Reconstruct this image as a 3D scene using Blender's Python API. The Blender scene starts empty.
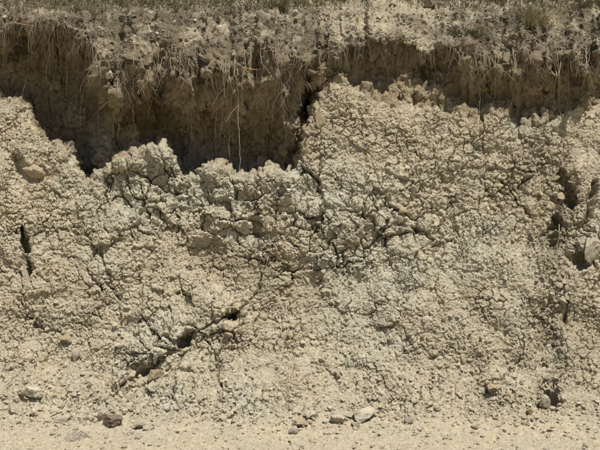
import bpy, math, random
import numpy as np

# ---------------------------------------------------------------- camera, sky, sun, exposure
H = 1.7                      # eye height
K = 0.00125                  # tangent per photograph pixel (600 px wide photograph)
scene = bpy.context.scene
col = scene.collection
cam_d = bpy.data.cameras.new("camera"); cam = bpy.data.objects.new("camera", cam_d)
col.objects.link(cam); scene.camera = cam
cam.location = (0, 0, H); cam.rotation_euler = (math.radians(90), 0, 0)
cam_d.sensor_width = 36; cam_d.lens = 36 / (600 * K); cam_d.clip_start = 0.05; cam_d.clip_end = 600

SUN_EL, SUN_AZ = math.radians(63.5), math.radians(34)      # azimuth: to the right of the viewer's back
to_sun = (math.cos(SUN_EL) * math.sin(SUN_AZ), -math.cos(SUN_EL) * math.cos(SUN_AZ), math.sin(SUN_EL))
world = bpy.data.worlds.new("World"); scene.world = world; world.use_nodes = True
wn = world.node_tree.nodes; wl = world.node_tree.links
sky = wn.new("ShaderNodeTexSky"); sky.sky_type = 'NISHITA'; sky.sun_disc = False
sky.sun_elevation = SUN_EL; sky.sun_rotation = math.atan2(to_sun[0], to_sun[1])
wl.new(sky.outputs[0], wn["Background"].inputs[0]); wn["Background"].inputs[1].default_value = 0.05
sun_d = bpy.data.lights.new("sun", 'SUN'); sun = bpy.data.objects.new("sun", sun_d); col.objects.link(sun)
sun_d.energy = 4.95; sun_d.angle = math.radians(0.53); sun_d.color = (1.0, 0.965, 0.895)
from mathutils import Vector, Matrix
sun.rotation_euler = Vector(to_sun).to_track_quat('Z', 'Y').to_euler()
sun.location = (3, -2, 9)
vs = scene.view_settings
vs.view_transform = 'Standard'; vs.look = 'None'; vs.gamma = 1; vs.use_curve_mapping = False; vs.exposure = 0.38

rng = np.random.default_rng(7); random.seed(7)
f4 = np.float32

# ---------------------------------------------------------------- noise
def _perm(seed):
    r = np.random.default_rng(seed); p = r.permutation(256).astype(np.int32)
    return np.concatenate([p, p, p]), r
_G3 = {}
def perlin3(x, y, z, seed=0):
    if seed not in _G3:
        p, r = _perm(seed + 11); g = r.normal(size=(256, 3)); g /= np.linalg.norm(g, axis=1)[:, None]
        _G3[seed] = (p, g.astype(f4))
    p, g = _G3[seed]
    xi = np.floor(x).astype(np.int32); yi = np.floor(y).astype(np.int32); zi = np.floor(z).astype(np.int32)
    xf = (x - xi).astype(f4); yf = (y - yi).astype(f4); zf = (z - zi).astype(f4)
    u = xf*xf*xf*(xf*(xf*6-15)+10); v = yf*yf*yf*(yf*(yf*6-15)+10); w = zf*zf*zf*(zf*(zf*6-15)+10)
    out = np.zeros(x.shape, f4)
    for dx in (0, 1):
        px_ = p[(xi + dx) & 255]; wx = u if dx else 1-u
        for dy in (0, 1):
            py_ = p[px_ + ((yi + dy) & 255)]; wy = v if dy else 1-v
            for dz in (0, 1):
                gg = g[p[py_ + ((zi + dz) & 255)]]; wz = w if dz else 1-w
                out += wx*wy*wz*(gg[..., 0]*(xf-dx) + gg[..., 1]*(yf-dy) + gg[..., 2]*(zf-dz))
    return out * 1.5
def fbm3(P, freq, octv, seed, gain=0.5, sc=(1, 1, 1)):
    o = 0; a = 1.0; f = freq
    for i in range(octv):
        o = o + a * perlin3(P[0]*f*sc[0]+7.3*i, P[1]*f*sc[1]+3.1*i, P[2]*f*sc[2]+1.7*i, seed + i)
        a *= gain; f *= 2.03
    return o
def n1(x, freq, seed):
    x = np.asarray(x, f4); return perlin3(x*freq, np.full_like(x, seed*1.37), np.full_like(x, .5), 91)
def hash3(ix, iy, iz, seed):
    h = (ix.astype(np.uint32)*np.uint32(73856093)) ^ (iy.astype(np.uint32)*np.uint32(19349663)) ^ (iz.astype(np.uint32)*np.uint32(83492791)) ^ np.uint32((seed*2654435761) & 0xffffffff)
    h ^= h >> np.uint32(15); h *= np.uint32(2246822519); h ^= h >> np.uint32(13); h *= np.uint32(3266489917); h ^= h >> np.uint32(16)
    return h
def h01(h, k):
    h = h * np.uint32(1664525 + 2*k*7919) + np.uint32(1013904223); h ^= h >> np.uint32(16); h *= np.uint32(2246822519); h ^= h >> np.uint32(14)
    return (h & np.uint32(0xffff)).astype(f4) / 65535.0
def worley3(x, y, z, seed, jit=0.9):
    """distance to the nearest and second nearest point, hash of the nearest, offset to it"""
    xi = np.floor(x).astype(np.int32); yi = np.floor(y).astype(np.int32); zi = np.floor(z).astype(np.int32)
    F1 = np.full(x.shape, 9, f4); F2 = np.full(x.shape, 9, f4); ID = np.zeros(x.shape, np.uint32); T = np.zeros(x.shape, f4)
    for dx in (-1, 0, 1):
        for dy in (-1, 0, 1):
            for dz in (-1, 0, 1):
                cx, cy, cz = xi+dx, yi+dy, zi+dz
                h = hash3(cx, cy, cz, seed)
                rx = cx + .5 + jit*(h01(h, 1)-.5) - x; ry = cy + .5 + jit*(h01(h, 2)-.5) - y; rz = cz + .5 + jit*(h01(h, 3)-.5) - z
                d = np.sqrt(rx*rx+ry*ry+rz*rz).astype(f4)
                c = d < F1
                F2 = np.where(c, F1, np.minimum(F2, d)); ID = np.where(c, h, ID); F1 = np.where(c, d, F1)
                T = np.where(c, rx*(h01(h, 11)-.5) + ry*(h01(h, 12)-.5) + rz*(h01(h, 13)-.5), T)
    return F1, F2, ID, 2*T
def worley2(x, y, seed, jit=0.95):
    xi = np.floor(x).astype(np.int32); yi = np.floor(y).astype(np.int32); z0 = np.zeros_like(xi)
    F1 = np.full(x.shape, 9, f4); ID = np.zeros(x.shape, np.uint32); OX = np.zeros(x.shape, f4); OY = np.zeros(x.shape, f4)
    pts = []
    for dx in (-2, -1, 0, 1, 2):
        for dy in (-2, -1, 0, 1, 2):
            h = hash3(xi+dx, yi+dy, z0, seed)
            rx = (xi+dx + .5 + jit*(h01(h, 1)-.5) - x).astype(f4); ry = (yi+dy + .5 + jit*(h01(h, 2)-.5) - y).astype(f4)
            if abs(dx) < 2 and abs(dy) < 2:
                d = rx*rx+ry*ry; c = d < F1
                F1 = np.where(c, d, F1); ID = np.where(c, h, ID); OX = np.where(c, rx, OX); OY = np.where(c, ry, OY)
            pts.append((rx, ry, h))
    E = np.full(x.shape, 9, f4)
    for rx, ry, h in pts:
        ex, ey = rx-OX, ry-OY; l = np.sqrt(ex*ex+ey*ey) + 1e-6
        b = ((OX+rx)*.5*ex + (OY+ry)*.5*ey)/l
        E = np.where(h != ID, np.minimum(E, b), E)
    return E, ID, OX, OY
def sst(a, b, x):
    t = np.clip((x-a)/(b-a), 0, 1); return t*t*(3-2*t)
def polyd(px, py, pts):
    """distance in px to a polyline, fraction along it"""
    best = np.full(px.shape, 1e9, f4); fr = np.zeros(px.shape, f4); n = len(pts)-1
    for i in range(n):
        ax, ay = pts[i]; bx, by = pts[i+1]; ux, uy = bx-ax, by-ay
        t = np.clip(((px-ax)*ux + (py-ay)*uy)/(ux*ux+uy*uy), 0, 1)
        d = np.hypot(px-ax-t*ux, py-ay-t*uy); c = d < best
        fr = np.where(c, (i+t)/n, fr); best = np.where(c, d, best)
    return best, fr

# ---------------------------------------------------------------- the shape of the bank, read along its length
# (px, py are the photograph's pixels: px gives the place along the bank, py the height on its profile)
dense = np.linspace(-14, 614, 1010)
outer = 614 + np.cumsum(np.geomspace(0.8, 22, 62))
PXC = np.concatenate([(600-outer)[::-1], dense, outer]).astype(f4)
NU = len(PXC)
lip_x = [-40, 0, 20, 40, 60, 75, 90, 100, 110, 122, 135, 150, 175, 200, 215, 235, 247, 262, 280, 300, 320, 345, 370, 400, 430, 445, 460, 480, 500, 520, 545, 560, 575, 600, 640]
lip_y = [24, 22, 21, 22, 24, 30, 42, 55, 70, 66, 50, 44, 46, 48, 52, 58, 42, 40, 46, 52, 54, 46, 40, 44, 52, 50, 44, 48, 52, 46, 46, 58, 52, 46, 48]
led_x = [-60, -20, 0, 20, 28, 36, 50, 62, 70, 78, 86, 94, 104, 116, 128, 142, 154, 163, 172, 184, 198, 208, 220, 234, 248, 262, 272, 286, 298, 303, 308, 318, 330, 345, 360, 380, 400, 430, 450, 470, 486, 500, 513, 519, 525, 540, 562, 580, 600, 660]
led_y = [120, 104, 97, 99, 108, 132, 142, 146, 152, 172, 183, 180, 172, 163, 155, 150, 148, 144, 156, 176, 178, 164, 166, 176, 178, 174, 168, 178, 166, 138, 124, 106, 86, 80, 88, 100, 106, 104, 106, 116, 112, 112, 122, 136, 126, 122, 112, 108, 102, 110]
rec_x = [-60, 20, 60, 150, 290, 310, 335, 400, 450, 520, 560, 610, 700]
rec_d = [.4, .52, .68, .62, .56, .34, .07, .05, .12, .22, .12, .08, .15]
S0 = np.interp(PXC, [0, 85, 118, 325, 345, 440, 460, 610], [.55, .55, .26, .26, .50, .50, .22, .22])
S1_ = np.interp(PXC, [0, 85, 118, 325, 345, 440, 460, 610], [1.02, 1.02, .72, .72, 1.0, 1.0, .75, .75])
RW = np.interp(PXC, [0, 300, 335, 440, 460, 510, 530, 545, 610], [9, 9, 34, 34, 18, 12, 16, 40, 40])
lipd_x = [-60, 0, 60, 100, 115, 150, 240, 300, 340, 420, 470, 530, 600, 700]
lipd_d = [7.92, 7.92, 7.90, 7.80, 7.78, 7.84, 7.84, 7.90, 7.98, 7.98, 7.94, 7.92, 7.95, 7.95]
L = np.interp(PXC, lip_x, lip_y) + 7*n1(PXC, 1/17, 1) + 9.0*n1(PXC, 1/6.5, 2) + 1.5*n1(PXC, 1/2.6, 3)
B = np.interp(PXC, led_x, led_y) + 2.2*n1(PXC, 1/9, 4) + 1.6*n1(PXC, 1/3.8, 5) + np.where(PXC > 318, 9*n1(PXC, 1/14, 14)+5*n1(PXC, 1/6, 15), 0)
Rc = np.interp(PXC, rec_x, rec_d) * (1 + .25*n1(PXC, 1/24, 6))
LD = np.interp(PXC, lipd_x, lipd_d) + .05*n1(PXC, 1/21, 7) + .035*n1(PXC, 1/7, 8)
B = np.maximum(B, L + 14)
FOOT = 421 + 5*n1(PXC, 1/40, 9) + 3*n1(PXC, 1/11, 10)

base_py = [-200, 60, 100, 140, 180, 225, 280, 330, 370, 390, 405, 416, 424, 432, 440]
base_d = [9.2, 8.2, 8.06, 7.92, 7.79, 7.66, 7.52, 7.38, 7.23, 7.08, 6.93, 6.77, 6.64, 6.49, 6.326]
def dbase(py, foot=None):
    return np.where(py > 440, H/(np.maximum(py, 300.)-225)/K, np.interp(py, base_py, base_d))
bumps = [  # cx, cy, rx, ry, metres towards the viewer (negative: hollow)
    (160, 156, 11, 15, .13), (215, 170, 15, 12, .13), (240, 182, 12, 10, .06), (285, 180, 13, 10, .10), (130, 164, 13, 13, .08), (187, 185, 14, 9, .05),
    (165, 338, 22, 17, .16), (140, 352, 18, 14, .10), (120, 372, 14, 10, .08), (215, 305, 16, 12, .08),
    (598, 240, 12, 16, .08), (580, 262, 14, 13, -.16), (590, 277, 20, 8, .05),
    (100, 148, 16, 26, .18), (82, 158, 16, 22, -.14), (45, 105, 22, 18, -.10), (60, 60, 26, 22, -.06), (200, 150, 22, 18, -.10), (262, 150, 22, 22, -.10), (157, 60, 6, 6, -.16), (160, 90, 9, 7, -.14), (130, 112, 24, 46, .20), (182, 98, 26, 42, .12), (228, 92, 18, 46, .10), (270, 92, 18, 40, .08),
    (6, 150, 34, 46, .10), (64, 152, 7, 9, .06), (17, 168, 7, 14, -.16), (36, 172, 14, 6, -.10),
    (255, 232, 8, 11, -.16), (187, 340, 8, 7, -.34), (229, 318, 6.5, 5, -.34), (308, 100, 4.5, 17, -.32), (246, 206, 7, 14, -.06),
    (215, 262, 46, 22, -.035), (375, 74, 30, 24, -.08), (430, 72, 10, 12, -.10), (452, 58, 16, 12, -.12), (434, 82, 9, 14, .09), (418, 92, 8, 9, .07), (322, 112, 10, 18, .08), (293, 132, 13, 14, .34), (284, 156, 11, 12, .26), (262, 168, 9, 9, .14), (345, 70, 9, 12, .10), (405, 92, 10, 9, .08), (365, 92, 9, 9, .06), (470, 84, 9, 20, .08), (530, 86, 7, 22, .07), (585, 88, 10, 20, .07), (345, 95, 12, 12, .06),
    (345, 218, 30, 22, .05), (320, 300, 60, 30, -.03), (405, 243, 26, 13, .05), (400, 300, 40, 35, .04), (470, 200, 50, 60, .04), (225, 385, 60, 30, .05), (165, 395, 25, 16, .05), (230, 408, 20, 10, .05),
    (563, 195, 13, 30, -.09), (555, 235, 11, 22, -.08), (560, 280, 10, 24, -.07), (549, 330, 13, 34, -.10), (549, 395, 9, 16, -.08), (555, 84, 10, 30, .05), (500, 82, 14, 30, .03), (490, 393, 12, 6, -.05),
    (310, 18, 40, 12, .05), (112, 62, 12, 14, .10), (15, 62, 18, 22, .08),
]
_r = random.Random(17)
for _k in range(46):
    _x = _r.choice([_r.uniform(116, 330), _r.uniform(116, 330), _r.uniform(446, 606), _r.uniform(0, 80)])
    bumps.append((_x, float(np.interp(_x, lip_x, lip_y)) + _r.uniform(-2, 26), _r.uniform(3.5, 8), _r.uniform(6, 15), _r.uniform(.05, .17)*(.5 if _x < 90 else 1)))
PYS = np.concatenate([np.linspace(520, 428, 120), np.linspace(427.9, -16, 1700), np.linspace(-17, -190, 60)]).astype(f4)
def Dmap(px, py, L, B, Rc, LD, RW):
    d_low = dbase(py)
    dB = np.interp(B, base_py, base_d)
    t = (B-py)/np.maximum(B-L, 1)
    wall = dB + Rc*sst(0, 1, np.clip((B-py)/RW, 0, 1)) + .10*np.clip(t, 0, 1)
    tt = np.clip((t-S0[:, None])/(S1_-S0)[:, None], 0, 1); s = tt*tt*(3-2*tt)
    mid = wall*(1-s) + LD*s
    up = np.maximum(L-py, 0)
    top = LD + np.where(up < 10, .006*up, .06 + .016*(up-10)) + .018*np.maximum(14-py, 0) + .03*np.maximum(2-py, 0)
    d = np.where(py >= B, d_low, np.where(py >= L, mid, top))
    return d
def bumpmap(px, py):
    o = np.zeros(px.shape, f4)
    for cx, cy, rx, ry, a in bumps:
        r2 = ((px-cx)/rx)**2 + ((py-cy)/ry)**2
        o += a*np.exp(-np.minimum(r2, 30)**1.4)
    return o
def warp(px, py):
    return (px + 5*perlin3(px/22, py/22, 0*px+.3, 41) + 2.4*perlin3(px/7, py/7, 0*px+.3, 42),
            py + 5*perlin3(px/22, py/22, 0*px+.7, 43) + 2.4*perlin3(px/7, py/7, 0*px+.7, 44))
# rows: even steps along the profile of each column
PX2, PY2 = np.meshgrid(PXC, PYS, indexing='ij'); PX2 = PX2.astype(f4); PY2 = PY2.astype(f4)
D0 = Dmap(PX2, PY2, L[:, None], B[:, None], Rc[:, None], LD[:, None], RW[:, None])
Z0 = H + (225-PY2)*K*D0
Lg0 = L[:, None]
wgt = np.where(PY2 > 455, .25, np.where(PY2 < -12, .06, np.where(PY2 < Lg0 + 24, 1.35, 1.0)))
stp = np.sqrt(np.diff(Z0, axis=1)**2 + (.62*np.diff(D0, axis=1))**2) * wgt[:, 1:]
arc = np.concatenate([np.zeros((NU, 1)), np.cumsum(stp, axis=1)], axis=1)
NV = 960
PYG = np.empty((NU, NV), f4)
for i in range(NU):
    PYG[i] = np.interp(np.linspace(0, arc[i, -1], NV), arc[i], PYS)
ker = np.ones(5)/5
PYG = np.apply_along_axis(lambda c: np.convolve(np.pad(c, 2, mode='edge'), ker, mode='valid'), 0, PYG).astype(f4)
del PX2, PY2, D0, Z0, stp, arc, wgt
PXG = np.repeat(PXC[:, None], NV, axis=1).astype(f4)
Lg, Bg = L[:, None], B[:, None]
wx, wy = warp(PXG, PYG)
D = Dmap(PXG, PYG, Lg, Bg, Rc[:, None], LD[:, None], RW[:, None]).astype(f4)
fade_g = 1 - sst(418, 430, PYG)
D -= bumpmap(wx, wy) * (0.25 + .75*fade_g)
X = (PXG-300)*K*D; Z = H + (225-PYG)*K*D
P = [X, D, Z]
# broad unevenness
D -= (fade_g*.9+.1) * (.10*perlin3(X*1.3, D*1.3, Z*1.3, 21) + .07*perlin3(X*3.1, D*3.1, Z*3.1, 22))
# smooth the profile's hard corners a little
def blur(A, n):
    for _ in range(n):
        A = A.copy(); A[1:-1, 1:-1] = (A[1:-1, 1:-1]*4 + A[:-2, 1:-1] + A[2:, 1:-1] + A[1:-1, :-2] + A[1:-1, 2:])/8
    return A
D = blur(D, 6)
X = (PXG-300)*K*D; Z = H + (225-PYG)*K*D
# macro normals from a softened copy
def normals(X, Y, Z):
    du = [np.gradient(A, axis=0) for A in (X, Y, Z)]; dv = [np.gradient(A, axis=1) for A in (X, Y, Z)]
    n = [du[1]*dv[2]-du[2]*dv[1], du[2]*dv[0]-du[0]*dv[2], du[0]*dv[1]-du[1]*dv[0]]
    l = np.sqrt(n[0]**2+n[1]**2+n[2]**2)+1e-12
    return [a/l for a in n]
Ds = blur(D, 25)
N = normals((PXG-300)*K*Ds, Ds, H+(225-PYG)*K*Ds)
if N[1].mean() > 0: N = [-a for a in N]
X, Y, Z = X.astype(f4), D.astype(f4), Z.astype(f4)
P = [X, Y, Z]

# ---------------------------------------------------------------- zones
def blobs(lst):
    o = np.zeros(PXG.shape, f4)
    for cx, cy, rx, ry, a in lst:
        o = np.maximum(o, a*np.exp(-(((wx-cx)/rx)**2 + ((wy-cy)/ry)**2)))
    return o
low = sst(-3, 5, PYG-Bg)                       # below the ledge
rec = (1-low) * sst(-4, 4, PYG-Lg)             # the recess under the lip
topz = 1 - sst(-4, 4, PYG-Lg)                  # the lip and what lies above
ground = sst(-17, 13, PYG-FOOT[:, None] + 8*perlin3(PXG/26, PYG/14, 0*PXG, 77) + 4*perlin3(PXG/9, PYG/5, 0*PXG, 78))
blocky = np.clip(blobs([(190, 200, 110, 42, 1), (120, 230, 60, 40, .8), (300, 215, 70, 60, 1), (360, 210, 80, 55, 1), (165, 320, 75, 45, .9), (420, 190, 60, 55, .7), (500, 190, 50, 60, .6),
                        (250, 330, 50, 30, .5), (300, 250, 60, 40, .9), (590, 245, 22, 40, .8), (20, 240, 40, 60, .5), (380, 320, 60, 45, .45), (400, 260, 60, 35, .75), (165, 395, 40, 20, .5), (235, 405, 40, 15, .5)]) * 1.15, 0, 1) * low * (1-ground)
smooth = np.clip(blobs([(60, 300, 70, 55, .8), (215, 262, 40, 18, .5), (315, 300, 45, 28, .6), (60, 400, 90, 30, .6), (440, 400, 120, 25, .5), (20, 120, 30, 25, .5)]) , 0, 1)
smooth = np.maximum(smooth, ground)
gully = blobs([(562, 200, 14, 32, 1), (552, 250, 14, 32, .9), (548, 330, 14, 35, .8), (545, 395, 12, 15, .7), (25, 320, 25, 16, .3), (540, 160, 25, 22, .9), (270, 250, 14, 30, .5), (500, 395, 30, 10, .4)]) * low
greyz = blobs([(200, 190, 120, 34, .9), (330, 200, 90, 50, .75), (380, 270, 90, 55, .85), (160, 330, 60, 40, .8), (170, 398, 40, 16, 1), (235, 400, 35, 18, .9), (120, 215, 50, 50, .6), (470, 260, 60, 55, .6), (75, 433, 14, 6, .8), (90, 155, 26, 32, .9), (595, 240, 16, 24, .9), (360, 345, 50, 30, .7), (515, 125, 10, 18, .9), (165, 165, 30, 25, 1), (290, 170, 25, 16, .8)])
greyz = np.clip(greyz + .35*fbm3(P, 2.2, 3, 61), 0, 1) * (1-.85*ground) * (1-.6*topz)
ochre_and_shade = np.clip(blobs([(140, 110, 60, 45, .9), (210, 100, 50, 50, .7), (30, 75, 45, 30, .8), (470, 100, 30, 20, .8), (500, 70, 60, 30, .6), (375, 75, 35, 25, .5), (225, 262, 34, 13, .55), (310, 298, 48, 22, .32), (585, 325, 32, 45, .32), (545, 215, 16, 30, .35), (15, 130, 30, 22, .22), (270, 258, 14, 16, .3)]) + .35*rec*fbm3(P, 3.0, 3, 64), 0, 1)
ochre_and_shade = np.maximum(ochre_and_shade, .68*rec) * (1-.7*greyz)  # besides ochre soil, the floor over the recess paints in brown shade
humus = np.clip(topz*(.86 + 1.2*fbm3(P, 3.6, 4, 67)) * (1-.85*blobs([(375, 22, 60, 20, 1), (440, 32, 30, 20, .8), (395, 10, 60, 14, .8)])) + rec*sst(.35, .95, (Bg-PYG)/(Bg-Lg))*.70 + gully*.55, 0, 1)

# ---------------------------------------------------------------- relief
disp = np.zeros(X.shape, f4)
q = .05*perlin3(X*7, Y*7, Z*7, 31); q2 = .05*perlin3(X*7, Y*7, Z*7, 32); q3 = .022*perlin3(X*24, Y*24, Z*24, 33); q4 = .022*perlin3(X*24, Y*24, Z*24, 34)
q5 = .008*perlin3(X*70, Y*70, Z*70, 331); q6 = .008*perlin3(X*70, Y*70, Z*70, 332)
calm = 1 - .48*sst(235, 300, PYG + 25*perlin3(X*2, Y*2, Z*2, 95))*(1-.8*np.clip(gully, 0, 1))*(1-.55*blobs([(165, 335, 60, 30, 1)]))
# big cracked blocks on the face
S1 = .215
E1, ID1, OX1, OY1 = worley2((X+q+q3+q5)/S1, (Z*1.08+q2+q4+q6)/(S1*.92), 5)
r1 = h01(ID1, 5)
crackvar = np.clip(.35 + 1.3*perlin3(X*2.6, Y*2.6, Z*2.6, 35) + .8*perlin3(X*9, Y*9, Z*9, 351), .0, 1.3)
c1 = np.exp(-(E1/.07)**1.2)
c1n = np.exp(-(E1/.030)**2)
disp += blocky*((r1-.5)*.050 + (h01(ID1, 6)-.5)*.13*OX1 + (h01(ID1, 7)-.5)*.13*OY1 - .020*c1*(.4+crackvar) - .085*c1n*crackvar + .010)
# middle lumps: broken faces, pits where one has dropped out
S2 = .105
F1, F2, ID2, T2 = worley3((X+q3+.4*q+q5)/S2, Y/S2, (Z+q4+.4*q2+q6)/S2, 8)
e2 = F2-F1; m2 = np.clip((.40 + .65*blocky + .6*gully + .7*rec) * (1-.70*smooth) * (1-.35*topz), 0, 1.3)
cv2 = np.clip(.35 + 1.4*perlin3(X*5.1, Y*5.1, Z*5.1, 36), 0, 1.3)
pit = (h01(ID2, 8) < .10)*np.exp(-(F1/.42)**3)
m2 = m2*calm*(1+.9*gully)*(1-.38*low*(1-.7*blobs([(190, 185, 130, 30, 1)])))
disp += m2*((h01(ID2, 5)-.5)*.030 + .042*T2*(.5+.5*rec+.4*blocky) - .022*np.exp(-(e2/.08)**1.5)*cv2 - .045*pit)
# knuckle-sized crumbs
S3 = .042
F1, F2, ID3, T3 = worley3((X+.5*q3+q5)/S3, Y/S3, (Z+.5*q4+q6)/S3, 9)
m3 = np.clip(.70 + .5*gully + .35*topz - .35*smooth + 1.0*perlin3(X*3.7, Y*3.7, Z*3.7, 37), .22, 1.4)
m3 = m3*(.25+.75*calm)*(1+.9*gully)*(1-.50*low*(1-.6*blobs([(190, 185, 130, 28, 1)])))
pit3 = (h01(ID3, 8) < .07)*np.exp(-(F1/.45)**3)
disp += m3*((h01(ID3, 5)-.5)*.012 + .017*T3 - .008*np.exp(-((F2-F1)/.12)**1.5) - .020*pit3)
# hairline shrinkage cracks
E5, ID5, _, _ = worley2((X+1.3*q3+q5+.5*q)/.105, (Z*1.08+1.3*q4+q6+.5*q2)/.10, 15)
hair = np.clip(.22 + 1.8*perlin3(X*3.3, Y*3.3, Z*3.3, 96) + .7*perlin3(X*13, Y*13, Z*13, 97), 0, 1)*low*(1-.8*ground)
disp -= .034*hair*np.exp(-(E5/.050)**2)
E6, ID6, _, _ = worley2((X+1.0*q3+1.5*q5)/.062, (Z*1.08+1.0*q4+1.5*q6)/.058, 16)
hair6 = np.clip(.05 + 1.7*perlin3(X*4.1, Y*4.1, Z*4.1, 98) + .8*perlin3(X*17, Y*17, Z*17, 99), 0, 1)*low*(1-.8*ground)
disp += hair6*(-.018*np.exp(-(E6/.075)**2) + .008*(h01(ID6, 5)-.5)) + low*.010*(h01(ID5, 5)-.5)*(1-ground)
greyz = np.clip(greyz*(1+.5*(h01(ID2, 9)-.5)+.5*(r1-.5)) + .25*(h01(ID5, 9)-.5)*low*(1-ground), 0, 1)
S4 = .019
F1, F2, ID4, T4 = worley3((X+q5)/S4, Y/S4, (Z+q6)/S4, 10)
m4 = np.clip(.85 + 1.0*perlin3(X*4.9, Y*4.9, Z*4.9, 38), .35, 1.6)*(1-.25*ground)
disp += m4*((h01(ID4, 5)-.5)*.0065 + .0065*T4)
disp += .016*fbm3(P, 5, 2, 51) + .006*fbm3(P, 40, 3, 54)*(1-.4*ground)
# flaky layers lying on the slope (thin ledges)
lay = perlin3(X*5, Y*5, Z*17, 57) + .35*perlin3(X*30, Y*30, Z*30, 571); disp += (.35+.65*smooth)*(1-.6*ground)*.011*(sst(-.04, .06, lay) - .5)
# upright streaks in the recess, ragged sod hanging below the lip
upper = sst(.25, .8, (Bg-PYG)/(Bg-Lg))*rec
disp += rec*(.06*perlin3(X*4.5, Y*4.5, Z*3.5, 581) + .030*perlin3(X*15, Y*6, Z*3.2, 58) + .014*perlin3(X*38, Y*14, Z*8, 59))
disp += upper*(.085*perlin3(X*8, Y*5, Z*4, 582) + .06*perlin3(X*19, Y*12, Z*8, 583))
disp += topz*(.045*perlin3(X*6, Y*6, Z*6, 60) + .030*perlin3(X*17, Y*17, Z*17, 61))*(1-.6*blobs([(385, 22, 60, 26, 1)]))
disp *= (1 - .30*ground)
disp += ground*(.010*perlin3(X*6, Y*9, Z*6, 103) + .008*(sst(-.05, .05, perlin3(X*13, Y*17, Z*9, 104)+.4*perlin3(X*40, Y*40, Z*40, 105))-.5))
# fissures
def hsh(i): return random.Random(i).random()
fiss = [([(23, 226), (25, 240), (26, 262), (28, 280)], 2.4, .24), ([(24, 280), (20, 300), (30, 322), (44, 330)], 1.2, .05),
        ([(112, 390), (122, 384), (135, 377), (152, 366), (165, 358), (178, 349), (188, 340)], 2.2, .125),
        ([(188, 338), (200, 331), (212, 325), (232, 317), (246, 304), (258, 288), (265, 268), (262, 250)], 1.3, .06),
        ([(333, 277), (336, 264), (339, 254), (332, 243), (320, 236), (312, 226)], 1.0, .07), ([(335, 268), (346, 263), (360, 262), (364, 250), (376, 240), (385, 228)], 1.0, .06),
        ([(380, 233), (394, 225), (412, 226), (425, 233), (434, 243)], 2.0, .09), ([(300, 165), (318, 180), (322, 200), (320, 220)], 1.6, .10),
        ([(320, 205), (345, 208), (362, 210), (366, 222)], 1.3, .08), ([(366, 210), (385, 195), (402, 190), (425, 180)], .9, .05),
        ([(480, 114), (483, 130), (481, 141), (484, 152)], 1.1, .06), ([(455, 195), (453, 215), (460, 236)], .9, .05), ([(500, 178), (512, 192), (522, 206), (531, 218)], 1.2, .07), ([(518, 190), (526, 180), (532, 176)], 1.6, .08),
        ([(562, 168), (568, 190), (572, 205)], 3.0, .14), ([(558, 215), (553, 235), (558, 248)], 3.0, .14), ([(566, 300), (564, 322), (560, 330)], 2.0, .10), ([(530, 300), (534, 315), (546, 320)], 1.5, .08),
        ([(522, 330), (525, 350), (518, 366), (500, 378), (480, 383)], 1.0, .05), ([(547, 392), (553, 400), (554, 408)], 2.6, .16), ([(541, 402), (540, 408)], 2.2, .10), ([(543, 360), (548, 370)], 2.0, .10),
        ([(596, 180), (590, 205), (586, 222)], 2.6, .16), ([(100, 243), (104, 262), (110, 285), (120, 303)], 1.3, .05), ([(85, 268), (92, 276), (104, 290)], 1.8, .08), ([(140, 180), (141, 200), (150, 222)], 1.3, .08),
        ([(105, 165), (112, 180), (110, 196)], 1.2, .07), ([(158, 190), (159, 205)], 1.6, .10), ([(172, 165), (174, 185), (178, 196)], 1.3, .08), ([(177, 215), (178, 240)], 1.0, .06), ([(232, 250), (245, 256), (262, 262)], 1.0, .04), ([(215, 356), (218, 375), (222, 386)], 1.4, .07), ([(225, 385), (236, 398)], 1.2, .06), ([(318, 360), (330, 372), (338, 378)], 1.3, .06), ([(422, 345), (432, 358), (448, 350)], 1.0, .05),
        ([(340, 18), (360, 16), (372, 22), (392, 18), (410, 14)], .9, .04), ([(90, 150), (104, 148), (110, 152)], 1.0, .07), ([(112, 70), (110, 110), (120, 150)], 1.6, .10), ([(152, 80), (158, 120)], 2, .08), ([(560, 56), (556, 90), (560, 112)], 2, .08)]
fis = np.zeros(X.shape, f4)
rgx = 2.6*perlin3(PXG/6, PYG/6, 0*PXG, 72)+1.3*perlin3(PXG/2.4, PYG/2.4, 0*PXG, 73); rgy = 2.6*perlin3(PXG/6, PYG/6, 0*PXG, 74)+1.3*perlin3(PXG/2.4, PYG/2.4, 0*PXG, 75)
for pts, w, dep in fiss:
    x0 = min(p[0] for p in pts)-16; x1 = max(p[0] for p in pts)+16
    i0, i1 = np.searchsorted(PXC, [x0, x1]); sl = slice(i0, i1)
    dd, fr = polyd(.45*PXG[sl]+.55*wx[sl]+rgx[sl], .45*PYG[sl]+.55*wy[sl]+rgy[sl], pts)
    ww = (.68 if dep < .13 else .85)*w*(.45 + 1.1*np.sqrt(np.clip(fr*(1-fr)*4, 0, 1)))*(1+.6*perlin3(PXG[sl]/5, PYG[sl]/5, 0*PXG[sl], 70))
    dep = dep*(np.clip(.75+1.1*perlin3(PXG[sl]/11, PYG[sl]/11, 0*PXG[sl]+x0, 71), .1, 1.2) if dep < .13 else 1)
    fis[sl] = np.maximum(fis[sl], dep*np.exp(-(dd/np.maximum(ww, .3))**2.2))
disp -= fis
X = X + N[0]*disp; Y = Y + N[1]*disp; Z = Z + N[2]*disp
NF = normals(X, Y, Z)
if NF[1].mean() > 0: NF = [-a for a in NF]

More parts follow.
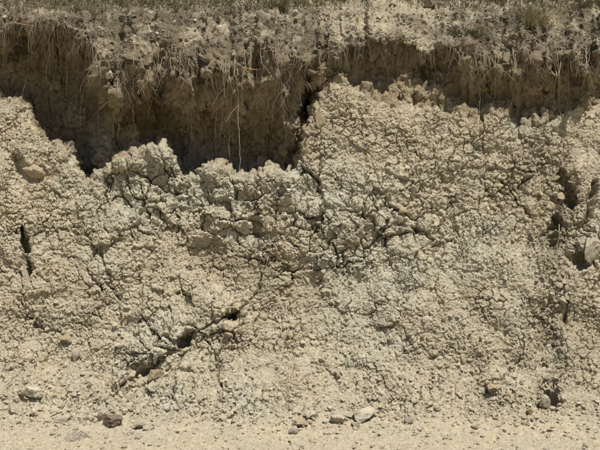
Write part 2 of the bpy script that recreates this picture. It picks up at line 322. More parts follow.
def vat(px, py):
    """grid index of the surface point at a place on the bank"""
    i = int(np.clip(np.searchsorted(PXC, px), 0, NU-1)); j = int(np.clip(np.searchsorted(-PYG[i], -py), 0, NV-1)); return i, j
def surf(px, py):
    i, j = vat(px, py); return Vector((float(X[i, j]), float(Y[i, j]), float(Z[i, j])))
def snorm(px, py):
    i, j = vat(px, py); return Vector((float(N[0][i, j]), float(N[1][i, j]), float(N[2][i, j])))

# ---------------------------------------------------------------- materials
def mat(name):
    m = bpy.data.materials.new(name); m.use_nodes = True; nt = m.node_tree
    b = nt.nodes["Principled BSDF"]; b.inputs["Roughness"].default_value = .95
    b.inputs["Specular IOR Level"].default_value = .08
    return m, nt, b
def node(nt, kind, **kw):
    n = nt.nodes.new(kind)
    for k, v in kw.items():
        if k in n.inputs: n.inputs[k].default_value = v
        else: setattr(n, k, v)
    return n
def mixc(nt, fac, a, b, mode='MIX'):
    n = nt.nodes.new("ShaderNodeMix"); n.data_type = 'RGBA'; n.blend_type = mode
    for sock, v in ((n.inputs[0], fac), (n.inputs[6], a), (n.inputs[7], b)):
        if hasattr(v, "links") or isinstance(v, bpy.types.NodeSocket): nt.links.new(v, sock)
        else: sock.default_value = v if not isinstance(v, tuple) else (*v, 1)
    return n.outputs[2]
def mul(nt, a, k, add=0.0):
    n = nt.nodes.new("ShaderNodeMath"); n.operation = 'MULTIPLY_ADD'; n.use_clamp = True
    nt.links.new(a, n.inputs[0]); n.inputs[1].default_value = k; n.inputs[2].default_value = add
    return n.outputs[0]
TAN, GREY, OCHRE_AND_SHADE, HUMUS = (.490, .421, .298), (.464, .439, .350), (.235, .178, .100), (.178, .148, .102)
def soil(name, zoned=True, tan=TAN, vary=1.0, per_obj=False):
    m, nt, b = mat(name)
    tc = node(nt, "ShaderNodeTexCoord"); geo = node(nt, "ShaderNodeNewGeometry")
    vec = geo.outputs["Position"] if not per_obj else tc.outputs["Object"]
    def noise(sc, det, rough=.6):
        n = node(nt, "ShaderNodeTexNoise", Scale=sc, Detail=det, Roughness=rough); nt.links.new(vec, n.inputs["Vector"]); return n.outputs["Fac"]
    a, bb, c = noise(3.0, 5), noise(22, 6, .7), noise(160, 3, .7)
    colr = tan
    base = mixc(nt, mul(nt, a, 2.2, -.6), tan, tuple(x*y for x, y in zip(tan, (.86, .90, .98))))
    if zoned:
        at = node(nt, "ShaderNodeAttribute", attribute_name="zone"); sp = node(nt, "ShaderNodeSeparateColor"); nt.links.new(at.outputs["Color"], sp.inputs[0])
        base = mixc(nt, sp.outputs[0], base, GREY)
        base = mixc(nt, sp.outputs[1], base, OCHRE_AND_SHADE)
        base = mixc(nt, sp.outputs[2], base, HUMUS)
    base = mixc(nt, mul(nt, bb, 2.4*vary, -.95), base, mixc(nt, 1.0, base, (.62, .60, .56), 'MULTIPLY'))
    base = mixc(nt, mul(nt, c, 2.2, -.85), base, mixc(nt, 1.0, base, (1.28, 1.27, 1.24), 'MULTIPLY'))
    v = node(nt, "ShaderNodeTexVoronoi", Scale=55.0); nt.links.new(vec, v.inputs["Vector"])
    sp2 = node(nt, "ShaderNodeSeparateColor"); nt.links.new(v.outputs["Color"], sp2.inputs[0])
    base = mixc(nt, mul(nt, sp2.outputs[0], 2.0, -1.3), base, mixc(nt, 1.0, base, (1.22, 1.20, 1.14), 'MULTIPLY'))
    base = mixc(nt, mul(nt, sp2.outputs[1], 2.0, -1.4), base, mixc(nt, 1.0, base, (.72, .69, .64), 'MULTIPLY'))
    if per_obj:
        oi = node(nt, "ShaderNodeObjectInfo"); base = mixc(nt, mul(nt, oi.outputs["Random"], .5), base, mixc(nt, 1.0, base, (.80, .78, .76), 'MULTIPLY'))
    nt.links.new(base, b.inputs["Base Color"])
    bp = node(nt, "ShaderNodeBump", Strength=1.0, Distance=.010); nt.links.new(c, bp.inputs["Height"])
    bp2 = node(nt, "ShaderNodeBump", Strength=.5, Distance=.015); nt.links.new(bb, bp2.inputs["Height"]); nt.links.new(bp.outputs[0], bp2.inputs["Normal"])
    nt.links.new(bp2.outputs[0], b.inputs["Normal"])
    return m
M_BANK = soil("cracked_clay")
M_RUBBLE = soil("loose_crumbs")
M_STONE = soil("pale_stone", False, (.53, .46, .345), .7, True)
M_STONE_D = soil("brown_stone", False, (.20, .155, .108), .7, True)
M_STONE_O = soil("orange_stone", False, (.42, .335, .215), .7, True)
M_STONE_G = soil("grey_stone", False, (.43, .375, .28), .7, True)
def strandmat(name, c0, c1):
    m, nt, b = mat(name); geo = node(nt, "ShaderNodeNewGeometry")
    n = node(nt, "ShaderNodeTexNoise", Scale=19.0, Detail=4.0); nt.links.new(geo.outputs["Position"], n.inputs["Vector"])
    f = geo.outputs["Random Per Island"]
    c = mixc(nt, f, c0, c1); c = mixc(nt, mul(nt, n.outputs["Fac"], 2.0, -.7), c, mixc(nt, 1.0, c, (.7, .68, .62), 'MULTIPLY'))
    nt.links.new(c, b.inputs["Base Color"]); b.inputs["Roughness"].default_value = .8
    return m
M_ROOT = strandmat("dry_root", (.38, .32, .23), (.26, .205, .14))
M_ROOT_Y = strandmat("straw_root", (.42, .29, .12), (.34, .22, .09))
M_LITTER = strandmat("dead_stalks", (.30, .265, .21), (.16, .125, .085))
M_GRASS = strandmat("olive_grass", (.105, .108, .05), (.25, .21, .12))
M_GRASS_D = strandmat("dark_grass", (.045, .055, .02), (.13, .11, .045))
M_STRAW = strandmat("straw_grass", (.34, .28, .15), (.22, .19, .09))

# ---------------------------------------------------------------- mesh helpers
def mesh_np(name, V, Q, zone=None, smooth_=True):
    """V (n,3), Q (m,k) faces of k corners"""
    me = bpy.data.meshes.new(name); k = Q.shape[1]
    me.vertices.add(len(V)); me.vertices.foreach_set("co", np.ascontiguousarray(V, f4).ravel())
    me.loops.add(Q.size); me.loops.foreach_set("vertex_index", np.ascontiguousarray(Q, np.int32).ravel())
    me.polygons.add(len(Q)); me.polygons.foreach_set("loop_start", np.arange(0, Q.size, k, dtype=np.int32))
    try: me.polygons.foreach_set("loop_total", np.full(len(Q), k, np.int32))
    except Exception: pass
    me.polygons.foreach_set("use_smooth", np.broadcast_to(np.asarray(smooth_, bool), (len(Q),)).copy())
    if zone is not None:
        a = me.attributes.new("zone", 'FLOAT_COLOR', 'POINT'); a.data.foreach_set("color", np.ascontiguousarray(zone, f4).ravel())
    me.update(calc_edges=True)
    return me
def link(name, me, m=None, parent=None, kind=None, label=None, cat=None, group=None):
    o = bpy.data.objects.new(name, me); col.objects.link(o)
    if m and me: 
        if not me.materials: me.materials.append(m)
    if parent: o.parent = parent
    for k, v in (("kind", kind), ("label", label), ("category", cat), ("group", group)):
        if v: o[k] = v
    return o

# ---------------------------------------------------------------- bank, grassy slope, ground: one surface, cut where one turns into the other
V = np.stack([X, Y, Z], -1).reshape(-1, 3)
zone = np.stack([greyz, ochre_and_shade, humus, np.ones_like(X)], -1).reshape(-1, 4)
I, J = np.meshgrid(np.arange(NU-1), np.arange(NV-1), indexing='ij')
a = (I*NV+J).ravel(); QUAD = np.stack([a, a+NV, a+NV+1, a+1], -1)
fpx = PXG[:-1, :-1].ravel(); fpy = PYG[:-1, :-1].ravel()
GRASS_LINE = 7 + 4*n1(PXC, 1/30, 12) - 9*np.exp(-((PXC-390)/60)**2)
own = np.zeros(len(QUAD), np.int32)                        # 0 bank, 1 ground, 2 grassy slope, >=10 clods
own[fpy > np.repeat(FOOT[:-1], NV-1)] = 1
own[fpy < np.repeat(GRASS_LINE[:-1], NV-1)] = 2
fid = ID1[:-1, :-1].ravel(); fb = blocky[:-1, :-1].ravel()
inview = (fpx > -3) & (fpx < 603) & (own == 0) & (low[:-1, :-1].ravel() > .9)
ids, inv = np.unique(fid, return_inverse=True)
dens = 1.0  # quads per square photo pixel differ with slope: measure real pixel area instead
area = np.abs((PXG[1:, :-1]-PXG[:-1, :-1])*(PYG[:-1, 1:]-PYG[:-1, :-1])).ravel()
A_in = np.bincount(inv, weights=area*inview, minlength=len(ids)); A_all = np.bincount(inv, weights=area*(own == 0), minlength=len(ids))
bsum = np.bincount(inv, weights=area*fb*inview, minlength=len(ids))/np.maximum(A_in, 1e-6)
good = (A_in > 90) & (bsum > .28) & (A_in > .55*A_all)
order = [k for k in np.argsort(-A_in) if good[k]][:280]
cmap = np.zeros(len(ids), np.int32)
for n, k in enumerate(order): cmap[k] = 10+n
cm = cmap[inv]; own[(cm > 0) & inview] = cm[(cm > 0) & inview]
SMO = (low.ravel() < .9)
def sub(qs, name):
    u, iv = np.unique(qs, return_inverse=True); return mesh_np(name, V[u], iv.reshape(qs.shape), zone[u], SMO[qs[:, 0]])
bank = link("clay_bank", sub(QUAD[own == 0], "clay_bank"), M_BANK, None, "structure", "tall eroded bank of pale cracked clay under an overhanging sod lip")
link("dirt_track", sub(QUAD[own == 1], "dirt_track"), M_BANK, None, "structure", "dusty tan dirt ground along the foot of the bank")
link("grassy_slope", sub(QUAD[own == 2], "grassy_slope"), M_BANK, None, "structure", "dry earth slope with grass above the lip of the bank")
srt = np.argsort(own, kind='stable'); so = own[srt]
for n in range(len(order)):
    l, r = np.searchsorted(so, [10+n, 11+n])
    if r > l: link("clod", sub(QUAD[srt[l:r]], "clod"), M_BANK, bank)
# the level ground that runs on beyond
gz = -.06
gm = mesh_np("ground", np.array([(-200, -200, gz), (200, -200, gz), (200, 200, gz), (-200, 200, gz)]), np.array([[0, 1, 2, 3]]), np.tile([0, 0, 0, 1.], (4, 1)))
link("ground", gm, M_BANK, None, "structure", "flat dusty ground in front of the bank")

# ---------------------------------------------------------------- stones
import bmesh
def rock_base(seed, sub_=2, flat=1.0, angular=.5):
    bm = bmesh.new(); bmesh.ops.create_icosphere(bm, subdivisions=sub_, radius=1)
    v = np.array([x.co for x in bm.verts], f4); fcs = np.array([[q.index for q in f.verts] for f in bm.faces]); bm.free()
    r = np.random.default_rng(seed)
    for _ in range(int(6+12*angular)):                      # knock off flats
        n = r.normal(size=3); n /= np.linalg.norm(n); lim = r.uniform(.42, .72); d = v@n
        v -= np.outer(np.maximum(d-lim, 0), n).astype(f4)
    w = fbm3([v[:, 0]+seed, v[:, 1], v[:, 2]], 1.6, 3, 80+seed % 5)
    v = v*(1+.10*w[:, None]); v *= np.array([1.0, r.uniform(.7, .95), flat*r.uniform(.7, .95)], f4)
    return v/np.abs(v[:, 0]).max(), fcs
crumb = [rock_base(s, 1, .75) for s in range(12)]
def scatter(name, n, wmap, rmin, rmax, pw, seed, label, cat, zmix=None, protr=.25):
    r = np.random.default_rng(seed)
    Wt = np.clip(wmap, 0, None).copy(); Wt[(PXG < -25) | (PXG > 625)] *= .0; Wt[:, -40:] = 0; Wt *= np.gradient(PXG, axis=0)*np.abs(np.gradient(PYG, axis=1))
    c = np.cumsum(Wt.ravel()); idx = np.searchsorted(c, r.random(n)*c[-1]); idx = np.minimum(idx, X.size-1)
    Vs, Fs, Zs, off = [], [], [], 0
    rad = rmin + (rmax-rmin)*r.random(n)**pw
    for t, (v, fcs) in enumerate(crumb):
        s = np.where(np.arange(n) % len(crumb) == t)[0]; m = len(s)
        ang = r.random(m)*6.283; ca, sa = np.cos(ang), np.sin(ang)
        nn = np.stack([a_.ravel()[idx[s]] for a_ in N], -1); nn = nn + r.normal(size=nn.shape)*.35 + np.array([0, 0, .3]); nn /= np.linalg.norm(nn, axis=1)[:, None]
        ref = np.where(np.abs(nn[:, 0:1]) < .8, [[1., 0, 0]], [[0, 1., 0]]); t1 = np.cross(ref, nn); t1 /= np.linalg.norm(t1, axis=1)[:, None]; t2 = np.cross(nn, t1)
        e1 = ca[:, None]*t1 + sa[:, None]*t2; e2_ = -sa[:, None]*t1 + ca[:, None]*t2
        sc = rad[s][:, None]; asp = r.uniform(.6, 1.1, (m, 2))
        pos = V[idx[s]] + nn*sc*protr
        pts = pos[:, None, :] + sc[:, :, None]*(v[None, :, 0:1]*e1[:, None] + asp[:, None, 0:1]*v[None, :, 1:2]*e2_[:, None] + asp[:, None, 1:2]*v[None, :, 2:3]*nn[:, None])
        Vs.append(pts.reshape(-1, 3)); Fs.append((fcs[None] + (np.arange(m)*len(v))[:, None, None]).reshape(-1, 3) + off); off += m*len(v)
        zz = zone[idx[s]].copy(); zz[:, :3] = np.clip(zz[:, :3]*r.uniform(.3, 1.1, (m, 1)) + (r.random((m, 1)) < .10)*np.array([[.0, .45, .0]]), 0, 1)
        Zs.append(np.repeat(zz, len(v), axis=0))
    me = mesh_np(name, np.concatenate(Vs), np.concatenate(Fs), np.concatenate(Zs), False)
    return link(name, me, M_RUBBLE, None, "stuff", label, cat)
foot = np.exp(-((PYG-412)/14)**2)
talus = low*(.30 + .5*sst(250, 400, PYG) + 2.2*gully + .8*smooth*(1-ground) + 2.0*foot)*(1-.15*ground)
scatter("rubble", 10000, talus, .007, .030, 2.6, 3, "small crumbled clay bits strewn over the face and foot of the bank", "rubble")
scatter("foot_flakes", 1300, (foot+.7*ground*(PYG < 456)+.15*low*(PYG > 300))*np.clip(.2+1.6*perlin3(X*2.2, Y*2.2, Z*2.2, 101)+1.6*blobs([(330, 412, 60, 14, 1), (150, 400, 60, 25, .6), (545, 390, 30, 25, .7)]), .02, 2), .014, .042, 2.4, 6, "angular pale fragments heaped along the foot of the bank", "rubble", protr=.2)
scatter("lip_rubble", 1500, topz*(PYG > -6), .008, .030, 2.4, 4, "small earth crumbs and pebbles lying on the sod lip", "rubble")

stone_no = [0]
def stone(px, py, wpx, hpx, m, label, rz=0.0, tilt=0.0, seed=None, ang=.6, sink=.16, group=None, name="stone", depth=.8):
    if seed == 977: depth = .55
    seed = seed if seed is not None else 100+stone_no[0]; stone_no[0] += 1
    if wpx > 7: wpx *= 1.12; hpx *= 1.4
    v, fcs = rock_base(seed, 4 if wpx > 12 else 3 if wpx > 9 else 2, 1.0, ang)
    r = np.random.default_rng(seed); w = fbm3([v[:, 0]*1.0+seed*1.7, v[:, 1], v[:, 2]], 5, 3, 88); v = v*(1+.07*w[:, None]) + (r.normal(size=v.shape)*.010).astype(f4)
    v = v/np.abs(v).max(0)
    p = surf(px, py+hpx*.35); s = K*p.y
    v = v*np.array([wpx*s/2, wpx*s/2*depth, hpx*s/2], f4)
    me = mesh_np(name, v, fcs, None, False)
    o = link(name, me, m, None, None, label, "stone" if name == "stone" else "clod", group)
    nn = snorm(px, py)
    o.rotation_euler = (0, math.radians(tilt), math.radians(rz))
    o.location = p + Vector((0, -hpx*s*.10 + wpx*s*.05, hpx*s*(.5-sink)))
    return o
stone(32, 392, 20, 11, M_STONE, "pale rounded stone lying on the crumbled slope at the foot of the bank", 15, -8)
stone(75, 353, 9, 12, M_STONE, "upright pale stone sticking out of the smooth tan slope", 30, 5)
stone(66, 338, 13, 8, M_STONE_O, "low pale tan stone just above the upright pale stone", 10)
stone(100, 415, 11, 7, M_STONE_D, "smaller dark brown clod beside the bigger dark clod", 0, 10)
stone(115, 420, 20, 10, M_STONE_D, "large dark brown angular clod lying at the foot of the bank", 25, 6, ang=1.0)
stone(76, 433, 27, 10, M_STONE_G, "flat grey slab lying on the dusty dirt near the dark brown clods", 8, -6, sink=.45)
stone(17, 406, 14, 11, M_STONE_G, "dull brownish stone half buried below the pale rounded stone", 0, 0, sink=.4)
stone(62, 417, 18, 9, M_STONE_G, "low rough lump half buried above the flat grey slab", 0, 4, sink=.45)
stone(91, 416, 8, 6, M_STONE, "small white chip beside the smaller dark brown clod", 0)
stone(139, 424, 11, 7, M_STONE_G, "small grey stone to the side of the large dark brown clod", 20)
stone(155, 374, 16, 9, M_STONE_O, "flat tan stone wedged under the long open fissure", 5, -6)
stone(152, 386, 11, 9, M_STONE, "pale squarish stone below the flat tan stone at the fissure", 40, -20, ang=.9)
stone(35, 168, 21, 14, M_STONE_O, "tan flat-topped slab jutting out over a small hollow near the shaded recess", 10, 14, ang=1.0, sink=.35)
stone(342, 409, 26, 8, M_STONE_G, "long pale slab lying flat at the foot of the bank", -4, 5, ang=.9, sink=.4)
stone(337, 418, 14, 9, M_STONE, "blocky pale stone with a dark front under the long slab", 5, 0, ang=1.0)
stone(364, 415, 22, 10, M_STONE, "wedge shaped pale slab with lit top beside the long slab", 12, -10, ang=1.0)
stone(312, 414, 15, 7, M_STONE, "tilted pale flake at the end of the row of slabs", 10, 22, ang=.9)
stone(301, 422, 16, 7, M_STONE_O, "orange tan flake below the tilted pale flake", 0, -5, ang=.8)
stone(294, 430, 11, 7, M_STONE_G, "small dark faced stone on the dirt below the orange tan flake", 0)
stone(355, 423, 10, 4, M_STONE_G, "thin stone chip lying in front of the wedge shaped slab", 0)
stone(493, 388, 16, 9, M_STONE_O, "orange brown stone over a dark hollow low on the bank", -10, 8, ang=.9)
stone(408, 420, 10, 8, M_STONE_G, "small grey stone alone on the dusty foot", 0)
stone(545, 377, 11, 8, M_STONE, "white flat stone in the rubble gully", -15, 12, ang=.9)
stone(549, 371, 9, 7, M_STONE_G, "grey stone just above the white flat stone in the gully", 20)
stone(545, 403, 12, 11, M_STONE_G, "rounded grey lump between two dark holes at the gully foot", 0)
stone(429, 3, 12, 9, M_STONE_D, "dark brown clod on the pale bare earth of the lip", 0)
stone(109, 75, 9, 7, M_STONE, "white stone stuck in the hanging tip of the sod lip", -20, 25, ang=.8)
stone(548, 43, 7, 7, M_STONE, "white pebble lying beside the big straw tuft on the lip", 0)
stone(320, 117, 9, 14, M_STONE_O, "upright tan block standing beside a dark slot in the bank", 10, 0, ang=1.0, sink=.3)
stone(551, 207, 9, 7, M_STONE_O, "yellowish chip in the rubble high in the gully", 0, 15)
stone(544, 213, 8, 6, M_STONE_O, "small yellowish chip below the higher chip in the gully", 0, -15)
stone(428, 70, 9, 8, M_STONE, "pale stone lodged under the lip above a dark pocket", 0, 10)
stone(404, 211, 9, 6, M_STONE_O, "small orange tan stone stuck in the cracked grey face", 0, 10)
stone(591, 243, 25, 25, M_STONE_G, "big rounded grey block jutting out beside the rubble gully", 20, 12, seed=977, ang=.75, sink=.3)
# more stones that differ only by their place
rr = random.Random(5)
for n in range(46):
    px = rr.uniform(5, 595); py = rr.choice([rr.gauss(408, 12), rr.gauss(412, 10), rr.uniform(300, 420)])
    if py > 436: py = 420
    mm = rr.choice([M_STONE, M_STONE, M_STONE_G, M_STONE_O]); wd = rr.uniform(4.5, 9)
    tone = "pale" if mm is M_STONE else "grey" if mm is M_STONE_G else "tan"
    where = (("among the stones around the pale rounded stone" if px < 60 else "near the dark brown clods" if px < 150 else "between the dark clods and the row of slabs" if px < 285 else "around the row of slabs" if px < 400 else "between the slabs and the orange brown stone" if px < 480 else "below the orange brown stone and gully") if py > 385 else
             ("on the smooth tan slope" if px < 110 else "under the long fissure" if px < 240 else "on the grey lower face" if px < 460 else "near the lower rubble gully"))
    stone(px, py, wd, rr.uniform(3, 6), mm, "%s %s stone lying loose %s" % ("tiny" if wd < 6.5 else "small", tone, where), rr.uniform(0, 180), rr.uniform(-15, 15), ang=.8, group="small loose stones on the lower slope")
for n in range(16):
    px = rr.gauss(553, 11); py = rr.uniform(165, 345)
    mm = rr.choice([M_STONE_O, M_STONE_G, M_STONE_G]); wd = rr.uniform(5, 10)
    stone(px, py, wd, rr.uniform(4, 8), mm, "%s %s lump lodged in the %s rubble gully" % ("tiny" if wd < 7 else "small", "tan" if mm is M_STONE_O else "grey", "upper" if py < 225 else "middle" if py < 285 else "lower"), rr.uniform(0, 180), rr.uniform(-25, 25), ang=.8, group="lumps lodged in the rubble gully")
for n in range(22):
    px = rr.uniform(5, 595); py = rr.uniform(12, 36)
    mm = rr.choice([M_STONE, M_STONE_G, M_STONE_O])
    where = ("above the deep shaded recess" if px < 125 else "below the low olive tuft" if px < 230 else "near the dark olive cushion tuft" if px < 330 else "on the bare pale earth" if px < 445 else "beside the dark bushy tuft" if px < 515 else "around the big straw tuft")
    stone(px, py, rr.uniform(4, 8), rr.uniform(3.5, 6), mm, "%s pebble lying on the sod lip %s" % ("pale" if mm is M_STONE else "grey" if mm is M_STONE_G else "tan", where), rr.uniform(0, 180), rr.uniform(-25, 25), ang=.7, group="pebbles on the sod lip")

# ---------------------------------------------------------------- strands: roots, stalks, grass
def tubes(paths, radii, sides=3):
    """paths: list of (k,3) arrays; radii: list of (k,) arrays"""
    Vs, Fs, off = [], [], 0
    for p, rad in zip(paths, radii):
        k = len(p); t = np.gradient(p, axis=0); t /= np.linalg.norm(t, axis=1)[:, None]+1e-9
        ref = np.array([.3, -.8, .5]); s = np.cross(t, ref); s /= np.linalg.norm(s, axis=1)[:, None]+1e-9; u = np.cross(t, s)
        an = np.arange(sides)*2*math.pi/sides
        ring = p[:, None] + rad[:, None, None]*(np.cos(an)[None, :, None]*s[:, None]+np.sin(an)[None, :, None]*u[:, None])
        Vs.append(ring.reshape(-1, 3)); i = np.arange(k-1)[:, None]*sides; j = np.arange(sides)[None]; j2 = (j+1) % sides
        Fs.append(np.stack([i+j, i+j2, i+sides+j2, i+sides+j], -1).reshape(-1, 4)+off); off += k*sides
    return np.concatenate(Vs), np.concatenate(Fs)
def root_path(ctrl, gap=.02, seed=0, free=True):
    """ctrl: photo points of a root, hung just clear of the earth behind it"""
    r = np.random.default_rng(seed); ctrl = np.array(ctrl, float); n = max(7, int(np.hypot(*np.diff(ctrl, axis=0).T).sum()/2.5))
    t = np.linspace(0, len(ctrl)-1, n); px = np.interp(t, np.arange(len(ctrl)), ctrl[:, 0]); py = np.interp(t, np.arange(len(ctrl)), ctrl[:, 1])
    px = np.convolve(np.pad(px, 2, mode='edge'), np.ones(5)/5, 'valid'); py = np.convolve(np.pad(py, 2, mode='edge'), np.ones(5)/5, 'valid')
    px += (2.6*n1(py, 1/19, seed+.5)+1.3*n1(py, 1/7, seed+2.5)+.5*n1(py, 1/2.7, seed+1.5))*np.clip(np.linspace(0, 4, n), 0, 1)
    d = np.array([surf(a, b).y for a, b in zip(px, py)])
    if free:
        dd = d - gap
        m = np.minimum.accumulate(dd[::-1])[::-1]; dd = np.minimum(dd, m+.10); dd = np.minimum(dd, dd[0]+.12+.25*np.linspace(0, 1, n))
    else: dd = d - gap
    dd[0] = d[0]+.01; dd[1:] = np.convolve(np.pad(dd, 2, mode='edge'), np.ones(5)/5, 'valid')[1:]
    dd = np.minimum(dd, np.append(d[:1]+.01, d[1:]-.006)); dd[0] = d[0]+.01
    return np.stack([(px-300)*K*dd, dd, H+(225-py)*K*dd], -1)
def root(ctrl, label, rad=.0045, m=None, group=None, gap=.03, branches=0, seed=0):
    p = root_path(ctrl, gap, seed); k = len(p); ps = [p]; rs = [rad*np.linspace(1, .45, k)]
    rg = np.random.default_rng(seed+5)
    for b in range(branches):
        i = int(rg.uniform(.25, .8)*k); ln = rg.uniform(.06, .2); m_ = 7
        dirv = np.array([rg.uniform(-.9, .9), rg.uniform(-.5, -.05), -rg.uniform(.4, 1.0)]); dirv /= np.linalg.norm(dirv)
        s = np.linspace(0, 1, m_)[:, None]; q_ = p[i] + dirv*ln*s + np.array([0, 0, -.05])*s**2 + rg.normal(size=(m_, 3))*.004*s
        ps.append(q_); rs.append(rad*.55*np.linspace(1, .4, m_))
    v, f = tubes(ps, rs, 5)
    return link("root", mesh_np("root", v, f), m or M_ROOT, None, None, label, "root", group)
root([(26, 70), (25, 84), (24, 98), (22, 110)], "short straight pale root dangling before the shaded recess above a lit lump", .006, seed=1)
root([(8, 22), (20, 24), (31, 26), (37, 25)], "orange root arching along the underside of the lip", .006, M_ROOT_Y, seed=2, gap=.05)
root([(49, 22), (49, 42), (47, 62), (45, 80)], "long pale root hanging in the shaded recess", .0052, branches=2, seed=3)
root([(238, 66), (246, 69), (254, 70), (262, 69)], "straw coloured root sticking out sideways under the lip", .006, M_ROOT_Y, seed=4, gap=.06)
root([(280, 75), (279, 95), (274, 110), (272, 128)], "pale forked root hanging beside the dark slot", .0045, branches=3, seed=5)
root([(191, 108), (191, 130), (190, 150), (188, 170)], "forked pale root reaching down to the lit ledge", .0045, branches=4, seed=6)
root([(238, 62), (237, 100), (239, 140), (240, 178)], "very long thin root hanging from lip to ledge", .0052, branches=1, seed=7)
root([(226, 58), (224, 90), (221, 120), (219, 150)], "long thin root beside the very long thin root", .005, branches=2, seed=8)
root([(134, 75), (133, 100), (134, 122), (132, 146)], "long root clinging to the tan back wall", .0045, branches=3, seed=9)
root([(559, 222), (560, 235), (558, 250), (557, 262)], "pale root hanging in the rubble gully", .005, branches=1, seed=11)
root([(216, 60), (218, 90), (215, 120), (217, 156)], "long wavy root between the tan back wall and the longest roots", .0045, branches=2, seed=12)
root([(229, 62), (231, 95), (229, 130), (231, 172)], "second very long root hanging close to the longest one", .0045, branches=2, seed=14)
root([(150, 55), (149, 75), (152, 95), (148, 118)], "crooked root dangling below the sod near the hanging tip", .0045, branches=3, seed=15)
root([(556, 70), (557, 85), (555, 100), (556, 116)], "thick pale root running down a lit rib of earth", .0052, branches=1, seed=16)
rr = random.Random(11); nroot = 0
for n in range(130):
    px = rr.choice([rr.uniform(36, 100), rr.uniform(115, 330), rr.uniform(150, 300), rr.uniform(450, 600)])
    i, _ = vat(px, 60); l0 = float(L[i])+rr.uniform(-5, 8); ln = min(rr.choice([18, 26, 38, 55, 80])*rr.uniform(.7, 1.2), float(B[i])-l0+4)
    if ln < 10: continue
    dx = rr.uniform(-6, 6)
    br = rr.choice([0, 1, 1, 2])
    where = ("over the deep shaded hollow" if px < 100 else "beside the hanging tip of sod" if px < 150 else "above the tan back wall" if px < 215 else "close to the very long thin root" if px < 262
             else "between the forked root and the dark slot" if px < 300 else "beside the dark slot" if px < 335 else "under the dark bushy tuft" if px < 505 else "under the big straw tuft" if px < 560 else "above the rubble gully")
    size = "short" if ln < 26 else "middling" if ln < 48 else "long"
    root([(px, l0), (px+dx*.2+rr.uniform(-2, 2), l0+ln*.33), (px+dx*.6+rr.uniform(-2, 2), l0+ln*.66), (px+dx, l0+ln)], "%s %s dry root hanging from the lip %s" % (size, "forked" if br else "unforked", where),
         rr.uniform(.002, .0042), None, "thin roots hanging under the lip", rr.uniform(.02, .07), br, 30+n)
# hair-fine roots and dead stalks: too many to count
def strands(name, n, seed, wsel, length, rad, m, label, cat, hang=1.0, up=0.0, lay=0.0, sides=3, kseg=5, spread=.6):
    r = np.random.default_rng(seed); Wt = wsel*np.gradient(PXG, axis=0)*np.abs(np.gradient(PYG, axis=1)); Wt[(PXG < -30) | (PXG > 630)] = 0
    c = np.cumsum(Wt.ravel()); idx = np.minimum(np.searchsorted(c, r.random(n)*c[-1]), X.size-1)
    nn = np.stack([a_.ravel()[idx] for a_ in N], -1); p0 = V[idx] - nn*.008
    ln = length[0] + (length[1]-length[0])*r.random(n)**2
    d0 = nn*(1-lay) + r.normal(size=(n, 3))*spread + np.array([0, 0, up]); d0 -= nn*(np.sum(d0*nn, 1)*lay)[:, None]; d0 /= np.linalg.norm(d0, axis=1)[:, None]
    s = np.linspace(0, 1, kseg)
    bend = r.normal(size=(n, 3))*.25 + np.array([0, 0, -hang])
    pts = p0[:, None] + ln[:, None, None]*(d0[:, None]*s[None, :, None]*(1-.5*hang*s[None, :, None]) + bend[:, None]*(s**2)[None, :, None]*.8) + nn[:, None]*(.012*lay)
    rd = (rad*r.uniform(.6, 1.3, n))[:, None]*np.linspace(1, .35, kseg)[None]
    v, f = tubes(list(pts), list(rd), sides)
    return link(name, mesh_np(name, v, f), m, None, "stuff", label, cat)
lipband = np.exp(-((PYG-Lg-1)/7)**2) * (1-.8*np.exp(-((PXG-385)/48)**2)).astype(f4)
clump = np.clip(perlin3(X*4, Y*4, Z*1.5, 93)*2.2+.35, .03, 1.5)**2
strands("fine_roots", 1700, 21, lipband*(.3+clump), (.02, .24), .0015, M_ROOT, "mat of hair thin dry roots fringing the lip of the bank", "roots", hang=1.3, spread=.35)
dry = topz*(PYG > 2)*(1-.85*np.exp(-((PXG-385)/62)**2)).astype(f4)*(.35+humus)
tang = upper*clump*(1-.8*np.exp(-((PXG-385)/48)**2))
strands("tangled_roots", 3200, 25, tang, (.02, .16), .0024, M_ROOT, "tangle of dry rootlets clinging below the lip", "roots", hang=.6, lay=.5, spread=.9)
strands("dead_litter", 4600, 22, dry*np.clip(.15+1.8*fbm3(P, 5, 2, 94), .03, 2), (.02, .13), .0026, M_LITTER, "grey dead stalks and root litter covering the sod lip", "litter", hang=.15, lay=.55, spread=.8)
gz_ = np.exp(-((PYG-2)/7)**2)*(PYG < 16)*(1-.93*np.exp(-((PXG-385)/60)**2)).astype(f4) + (PYG < 2)*(PYG > -22)*.6
strands("grass", 11000, 23, gz_, (.05, .22), .0045, M_GRASS, "short dry olive grass on the slope above the lip", "grass", hang=.25, up=.9, spread=.5)
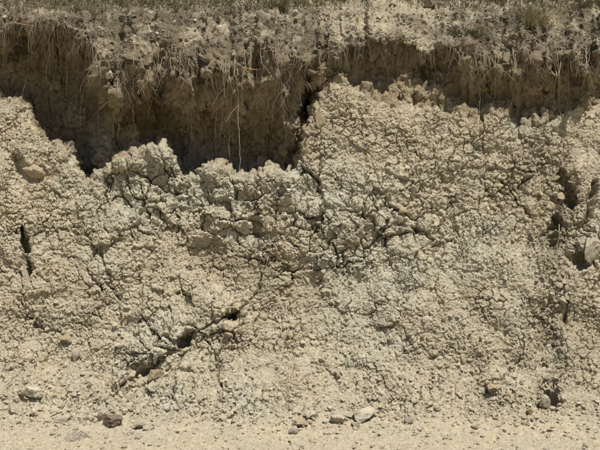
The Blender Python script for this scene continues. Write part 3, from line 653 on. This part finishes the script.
gsp = gully*(PYG < 240)*low + .0
strands("gully_stalks", 160, 24, gsp, (.03, .10), .0016, M_LITTER, "thin dead stalks poking from the rubble gully", "litter", hang=.2, spread=.6)
# tufts: each a plant
def tuft(px, py, n, h, wid, m, label, seed, up=1.0, group=None, name="grass_tuft"):
    r = np.random.default_rng(seed); p = np.array(surf(px, py)); ps, rs = [], []
    for k in range(n):
        b = p + np.array([r.normal()*wid*.45, r.normal()*wid*.3+.01, r.normal()*wid*.12-.02]); ln = h*r.uniform(.45, 1.1)
        dv = np.array([r.normal()*.45, r.normal()*.35-.1, up]); dv /= np.linalg.norm(dv); s = np.linspace(0, 1, 6)[:, None]
        ps.append(b + dv*ln*s + np.array([r.normal()*.25, r.normal()*.2, -.28])*ln*s**2); rs.append(.0036*r.uniform(.6, 1.3)*np.linspace(1, .25, 6))
    v, f = tubes(ps, rs, 3); return link(name, mesh_np(name, v, f), m, None, None, label, "grass tuft", group)
tuft(536, 26, 190, .30, .16, M_STRAW, "big straw and olive tuft growing over the lip", 1)
tuft(530, 20, 120, .26, .14, M_GRASS, "olive green tuft behind the big straw tuft", 2)
tuft(278, 9, 170, .13, .12, M_GRASS_D, "dark olive cushion tuft on the edge of the lip", 3)
tuft(178, 10, 120, .12, .14, M_GRASS, "low olive tuft on the slope between bare patches", 4)
tuft(80, 10, 140, .15, .16, M_GRASS, "wide olive tuft above the shaded recess", 5)
tuft(470, 34, 150, .15, .20, M_GRASS_D, "dark bushy tuft hanging over the hollow lip", 6, up=.5)
tuft(455, 30, 90, .13, .15, M_LITTER, "grey dead tuft beside the dark bushy tuft", 7, up=.4)
tuft(585, 8, 150, .12, .13, M_GRASS, "low green tuft at the foot of the grassy slope", 8)
tuft(500, 8, 150, .14, .13, M_GRASS, "loose green tuft on the slope near the big straw tuft", 9)
tuft(305, 5, 60, .12, .10, M_STRAW, "thin straw tuft near the dark olive cushion tuft", 10)
tuft(347, 16, 60, .12, .10, M_LITTER, "small dead tuft where the litter meets bare pale earth", 13)
